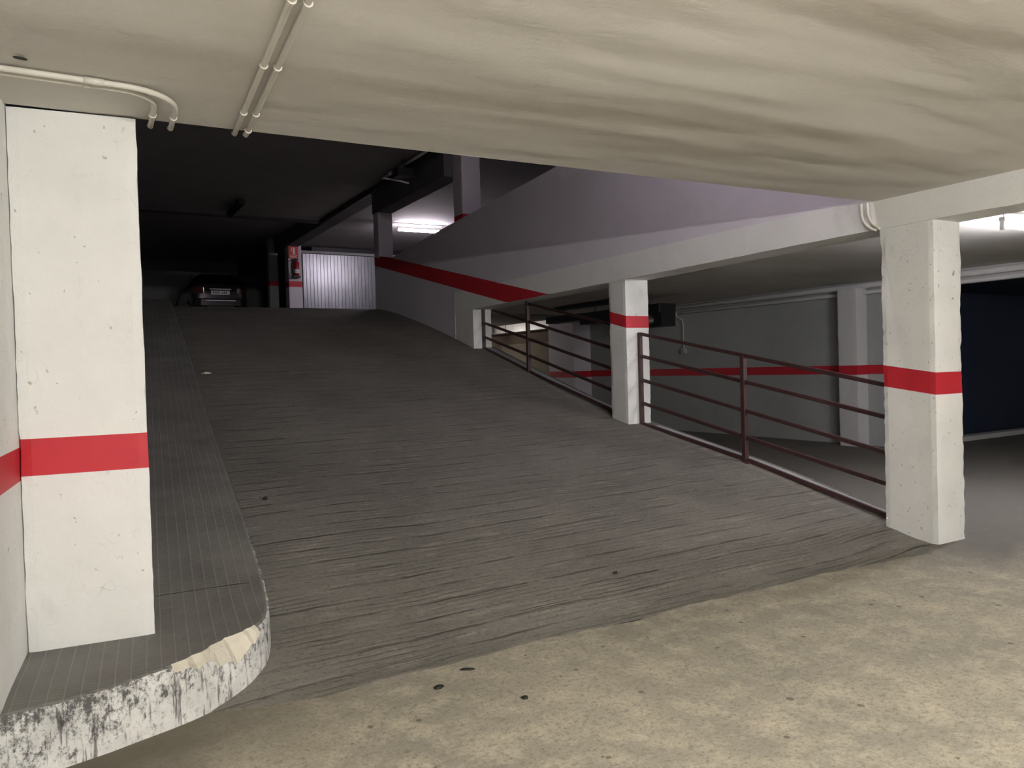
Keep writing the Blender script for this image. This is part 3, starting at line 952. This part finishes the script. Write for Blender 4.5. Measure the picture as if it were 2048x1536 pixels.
# ------------------------------------------------------------------ garage door on the upper level
def door_mat():
    m, nt, b = new_mat('ribbed_galvanised_door', 0.34, 0.5)
    n = N(nt)
    c = n.mix(n.ramp(n.noise(2.2, 5, 0.7, vec=n.mapping((4, 1, 0.6))), [(0.3, 0), (0.7, 1)]), (0.36, 0.37, 0.40), (0.19, 0.20, 0.22))
    n.link(c, b, 'Base Color')
    b.inputs['Metallic'].default_value = 0.55
    n.link(n.bump(n.noise(5, 3), 0.15, 0.02), b, 'Normal')
    return m
DM = door_mat()
t = thing('door_2', (7.3, 22.2, 2.98), 'ribbed galvanised up-and-over garage door at the head of the ramp', 'garage door')
t['kind'] = 'structure'
mb = MB()
x = 6.03; yb = 22.20
while x < 9.0:
    w = 0.085
    mb.box(x, x + w, yb - 0.02, yb + 0.03, 2.98, 4.865)
    mb.box(x + w, x + w + 0.018, yb, yb + 0.03, 2.98, 4.865)
    x += w + 0.018
mb.build('door_panel', DM, t)
MB().box(5.98, 6.03, yb - 0.04, yb + 0.05, 2.98, 4.95).build('door_frame', M_black, t)
MB().box(5.98, 9.2, yb - 0.05, yb + 0.05, 4.88, 4.95).build('lintel', M_dimwall, t)
mb = MB(); mb.box(5.97, 17, 22.26, 22.4, 2.98, 4.96)
tag(mb.build('wall_upper_garages', M_dimwall), 'wall that holds the ribbed garage door', 'wall', kind='structure')
mb = MB(); mb.box(6.35, 17, 22.35, 22.5, 4.94, UC + .02)
tag(mb.build('trim_garage_head', M_black), 'dark recess above the ribbed garage door', 'recess', kind='structure')
mb = MB(); mb.box(9.0, 16.9, 20.0, 20.2, 2.9, UC + .02)
tag(mb.build('wall_upper_right', M_lilac), 'pale wall behind the upper glowing lamp', 'wall', kind='structure')

# fire sign and extinguisher
def unlit(name, col, rough=0.5):
    return plain(name, col, rough, var=0.03)
M_sign = unlit('sign_red', (0.62, 0.045, 0.02))
M_signw = unlit('sign_white', (0.75, 0.72, 0.70))
t = thing('fire_sign', (5.71, 21.98, 4.83), 'red fire extinguisher sign with white pictogram on the narrow column', 'sign')
MB().box(5.59, 5.85, 21.975, 21.998, 4.68, 5.03).build('sign_panel', M_sign, t)
mb = MB()
mb.box(5.70, 5.76, 21.968, 21.976, 4.80, 4.97)
mb.box(5.715, 5.745, 21.968, 21.976, 4.97, 4.995)
mb.box(5.66, 5.715, 21.968, 21.976, 4.965, 4.98)
mb.box(5.655, 5.67, 21.968, 21.976, 4.87, 4.98)
mb.build('pictogram', M_signw, t)
mb = MB()
for k in range(3):
    mb.box(5.62, 5.82 - 0.03 * (k % 2), 21.968, 21.976, 4.765 - k * 0.03, 4.775 - k * 0.03)
mb.build('caption_lines', M_signw, t)
t = thing('fire_extinguisher', (5.76, 21.9, 4.3), 'red fire extinguisher hanging on the narrow column above its stripe', 'fire extinguisher')
MB().tube([(5.77, 21.9, 4.18), (5.77, 21.9, 4.20), (5.77, 21.9, 4.55), (5.77, 21.9, 4.60), (5.77, 21.9, 4.62)], [0.06, 0.075, 0.075, 0.045, 0.02], 20).build('cylinder', unlit('extinguisher_red', (0.35, 0.02, 0.02), 0.3), t, smooth=True)
MB().tube([(5.77, 21.9, 4.25), (5.77, 21.9, 4.36)], 0.077, 20, caps=False).build('instruction_label', M_signw, t, smooth=True)
MB().box(5.73, 5.82, 21.87, 21.93, 4.62, 4.67).build('valve', M_black, t)
MB().tube([(5.74, 21.88, 4.65), (5.66, 21.86, 4.62), (5.635, 21.86, 4.5), (5.65, 21.86, 4.3), (5.68, 21.86, 4.2)], 0.02, 8).build('hose', M_black, t, smooth=True)
MB().box(5.66, 5.86, 21.82, 21.99, 4.13, 4.18).build('bracket', M_black, t)

# ------------------------------------------------------------------ parked car seen from behind
def car():
    W2 = 0.80
    base_z = sprof(24.2)
    cxx = 4.06; y0 = 24.0
    t = thing('car', (cxx, y0 + 2.0, base_z), 'dark parked hatchback at the top of the ramp seen from behind', 'car')
    paint = plain('dark_car_paint', (0.045, 0.040, 0.042), 0.18, metal=0.5, spec=0.8, var=0.02)
    glass = plain('dark_car_glass', (0.004, 0.004, 0.005), 0.08, spec=0.6, var=0.0)
    # body sections along y: (y, half width, sill z, belt z, roof z, roof half width)
    S = [(0.00, .60, .45, .78, .80, .52), (0.03, .70, .33, .90, .93, .60), (0.10, .77, .28, .98, 1.02, .62), (0.35, .79, .25, 1.00, 1.24, .58),
         (0.75, .80, .25, .98, 1.42, .56), (1.5, .80, .25, .96, 1.47, .56), (2.3, .80, .25, .94, 1.42, .55), (2.95, .80, .25, .92, 1.02, .60),
         (3.6, .79, .25, .82, .86, .62), (4.0, .72, .30, .66, .70, .52), (4.1, .55, .40, .55, .57, .40)]
    mb = MB(); rings = []
    for (y, hw, zs, zb, zr, rw) in S:
        k = len(mb.v)
        half = [(hw * .86, zs), (hw, zs + .10), (hw * 1.0, (zs + zb) / 2), (hw * .965, zb), (rw + (hw * .965 - rw) * .35, zb + (zr - zb) * .65), (rw * .86, zr - .02 * (zr > 1.1)), (rw * .35, zr)]
        pts = half + [(-a, b) for a, b in reversed(half)]
        for (a, b) in pts:
            mb.v.append((cxx + a, y0 + y, base_z + b))
        rings.append((k, len(pts)))
    for (a, n), (b, _) in zip(rings, rings[1:]):
        for i in range(n):
            j = (i + 1) % n
            mb.f.append((a + i, a + j, b + j, b + i)); mb.m.append(0)
    for (k, n), rev in ((rings[0], 0), (rings[-1], 1)):
        mb.f.append(tuple(k + i for i in range(n))); mb.m.append(0)
    o = mb.build('body', paint, t, smooth=True)
    md = o.modifiers.new('s', 'SUBSURF'); md.levels = 2; md.render_levels = 2
    Y = lambda y: y0 + y
    Z = lambda z: base_z + z
    def slab(nm, pts, mat, th=0.012):
        m = MB()
        a = [Vector(p) for p in pts]
        nr = (a[1] - a[0]).cross(a[2] - a[0]).normalized() * th
        n = len(a)
        m.v = [tuple(p) for p in a] + [tuple(p + nr) for p in a]
        m.f = [tuple(range(n)), tuple(range(2 * n - 1, n - 1, -1))] + [(i, (i + 1) % n, n + (i + 1) % n, n + i) for i in range(n)]
        m.m = [0] * len(m.f)
        return m.build(nm, mat, t)
    slab('rear_window', [(cxx - .58, Y(.10), Z(1.05)), (cxx + .58, Y(.10), Z(1.05)), (cxx + .48, Y(.52), Z(1.37)), (cxx - .48, Y(.52), Z(1.37))], glass, -0.03)
    slab('side_window', [(cxx - .80, Y(.55), Z(1.02)), (cxx - .62, Y(.75), Z(1.38)), (cxx - .62, Y(2.2), Z(1.38)), (cxx - .80, Y(2.7), Z(1.0))], glass, 0.01)
    slab('side_window', [(cxx + .80, Y(.55), Z(1.02)), (cxx + .62, Y(.75), Z(1.38)), (cxx + .62, Y(2.2), Z(1.38)), (cxx + .80, Y(2.7), Z(1.0))], glass, -0.01)
    tl = plain('tail_light_red', (0.07, 0.006, 0.008), 0.12, spec=0.8, var=0.05)
    for s in (-1, 1):
        MB().prism([(cxx + s * .76, Y(.16)), (cxx + s * .74, Y(0.03)), (cxx + s * .46, Y(-.015)), (cxx + s * .46, Y(.10))][::s], Z(.74), Z(.92)).build('tail_light', tl, t, bevel=0.012)
        MB().box(cxx + s * .56 - .05, cxx + s * .56 + .05, Y(-.045), Y(-.02), Z(.42), Z(.45)).build('reflector', tl, t)
    plate = slab('number_plate', [(cxx - .26, Y(-.025), Z(.71)), (cxx + .26, Y(-.025), Z(.71)), (cxx + .26, Y(-.01), Z(.83)), (cxx - .26, Y(-.01), Z(.83))], plain('plate_white', (0.75, 0.75, 0.78), 0.4, var=0.02), -0.01)
    for k, xx in enumerate((-.20, -.15, -.10, -.05, .06, .11, .16)):
        MB().box(cxx + xx - .013, cxx + xx + .010, Y(-.040), Y(-.030), Z(.745), Z(.80)).build('plate_mark', M_black, plate)
    MB().box(cxx - .30, cxx + .30, Y(-.04), Y(.0), Z(.86), Z(.885)).build('chrome_strip', M_galv, t, bevel=0.006)
    mb = MB()
    mb.prism([(cxx - .78, Y(.20)), (cxx - .74, Y(.0)), (cxx - .55, Y(-.06)), (cxx + .55, Y(-.06)), (cxx + .74, Y(.0)), (cxx + .78, Y(.20))], Z(.36), Z(.60))
    mb.build('rear_bumper', paint, t, bevel=0.03)
    MB().box(cxx - .42, cxx + .42, Y(-.075), Y(-.04), Z(.52), Z(.545)).build('bumper_trim', M_galv, t, bevel=0.006)
    MB().box(cxx - .36, cxx + .36, Y(-.055), Y(.05), Z(.28), Z(.36)).build('diffuser', M_galv, t, bevel=0.01)
    for s in (-1, 1):
        for yy in (.75, 3.25):
            w = MB().tube([(cxx + s * .80, Y(yy), Z(.30)), (cxx + s * .60, Y(yy), Z(.30))], 0.30, 24).build('wheel', M_dark, t, smooth=False)
            MB().tube([(cxx + s * .81, Y(yy), Z(.30)), (cxx + s * .795, Y(yy), Z(.30))], 0.19, 16).build('hub', M_galv, w)
    return t
car()

# ------------------------------------------------------------------ litter
def blob(name, x, y, z, rx, ry, rz, mat, label, cat, rot=0, seed=0, group=None):
    bm = bmesh.new()
    bmesh.ops.create_icosphere(bm, subdivisions=3, radius=1)
    for v in bm.verts:
        k = 1 + 0.28 * noise.noise(v.co * 1.6 + Vector((seed, 0, 0)))
        c = v.co * k
        a = math.radians(rot)
        X, Yy = c.x * rx, c.y * ry
        v.co = Vector((X * math.cos(a) - Yy * math.sin(a), X * math.sin(a) + Yy * math.cos(a), max(-rz * .3, c.z * rz) + rz * .3))
    me = bpy.data.meshes.new(name); bm.to_mesh(me); bm.free()
    for p in me.polygons: p.use_smooth = True
    me.materials.append(mat)
    o = bpy.data.objects.new(name, me); o.location = (x, y, z); COL.objects.link(o)
    return tag(o, label, cat, group)
M_leaf = plain('dark_crumb', (0.018, 0.017, 0.013), 0.7)
M_paper = plain('pale_scrap', (0.70, 0.66, 0.55), 0.7, var=0.05)
M_yellow = plain('yellow_scrap', (0.65, 0.42, 0.06), 0.6, var=0.05)
rz = lambda y: sprof(y) + 0.009
blob('stone_chip', 1.378, 3.095, 0.0, .026, .016, .008, M_leaf, 'dark chip on the beige floor, leftmost of the three below the ramp foot', 'debris', 20, 1)
blob('stone_chip', 1.575, 3.205, 0.0, .034, .011, .007, M_leaf, 'elongated dark chip lying nearest the foot of the ramp', 'debris', -28, 2)
blob('stone_chip', 1.636, 2.79, 0.0, .016, .013, .008, M_leaf, 'small round dark chip, rightmost of the three on the beige floor', 'debris', 0, 3)
blob('stone_chip', 2.95, 3.86, rz(3.86), .018, .012, .010, M_leaf, 'dark chip on the lower ramp surface near its middle', 'debris', 0, 5)
blob('stone_chip', 1.23, 5.75, rz(5.75), .018, .014, .016, M_leaf, 'dark pebble on the ramp beside the raised walkway', 'debris', 0, 6)
blob('paper_scrap', 5.40, 3.50, 0.012, .035, .020, .006, M_paper, 'oval white scrap beside the foot of the big right column', 'litter', 60, 7)
blob('paper_scrap', 1.45, 9.7, rz(9.7), .055, .05, .02, M_paper, 'crumpled white scrap high on the dark ramp at left', 'litter', 30, 8)
blob('paper_scrap', 0.905, 4.28, rz(4.28), .010, .008, .006, M_yellow, 'tiny yellow scrap against the kerb', 'litter', 0, 9)
blob('ceiling_knock', -0.096, 3.236, 2.544, .022, .008, .006, M_leaf, 'small dark knock in the ceiling above the near left column', 'ceiling mark', 10, 11)

# repeats of a kind share a group
GROUPS = dict(column='painted columns of the garage', railing='steel railings along the ramp', conduit='conduits and pipes on ceilings and walls',
              fluorescent_lamp='fluorescent tube lamps', stone_chip='dark chips lying on the concrete', paper_scrap='scraps of litter on the concrete')
for ob in list(COL.objects):
    nm = ob.name.split('.')[0]
    if ob.parent is None and nm in GROUPS:
        ob['group'] = GROUPS[nm]
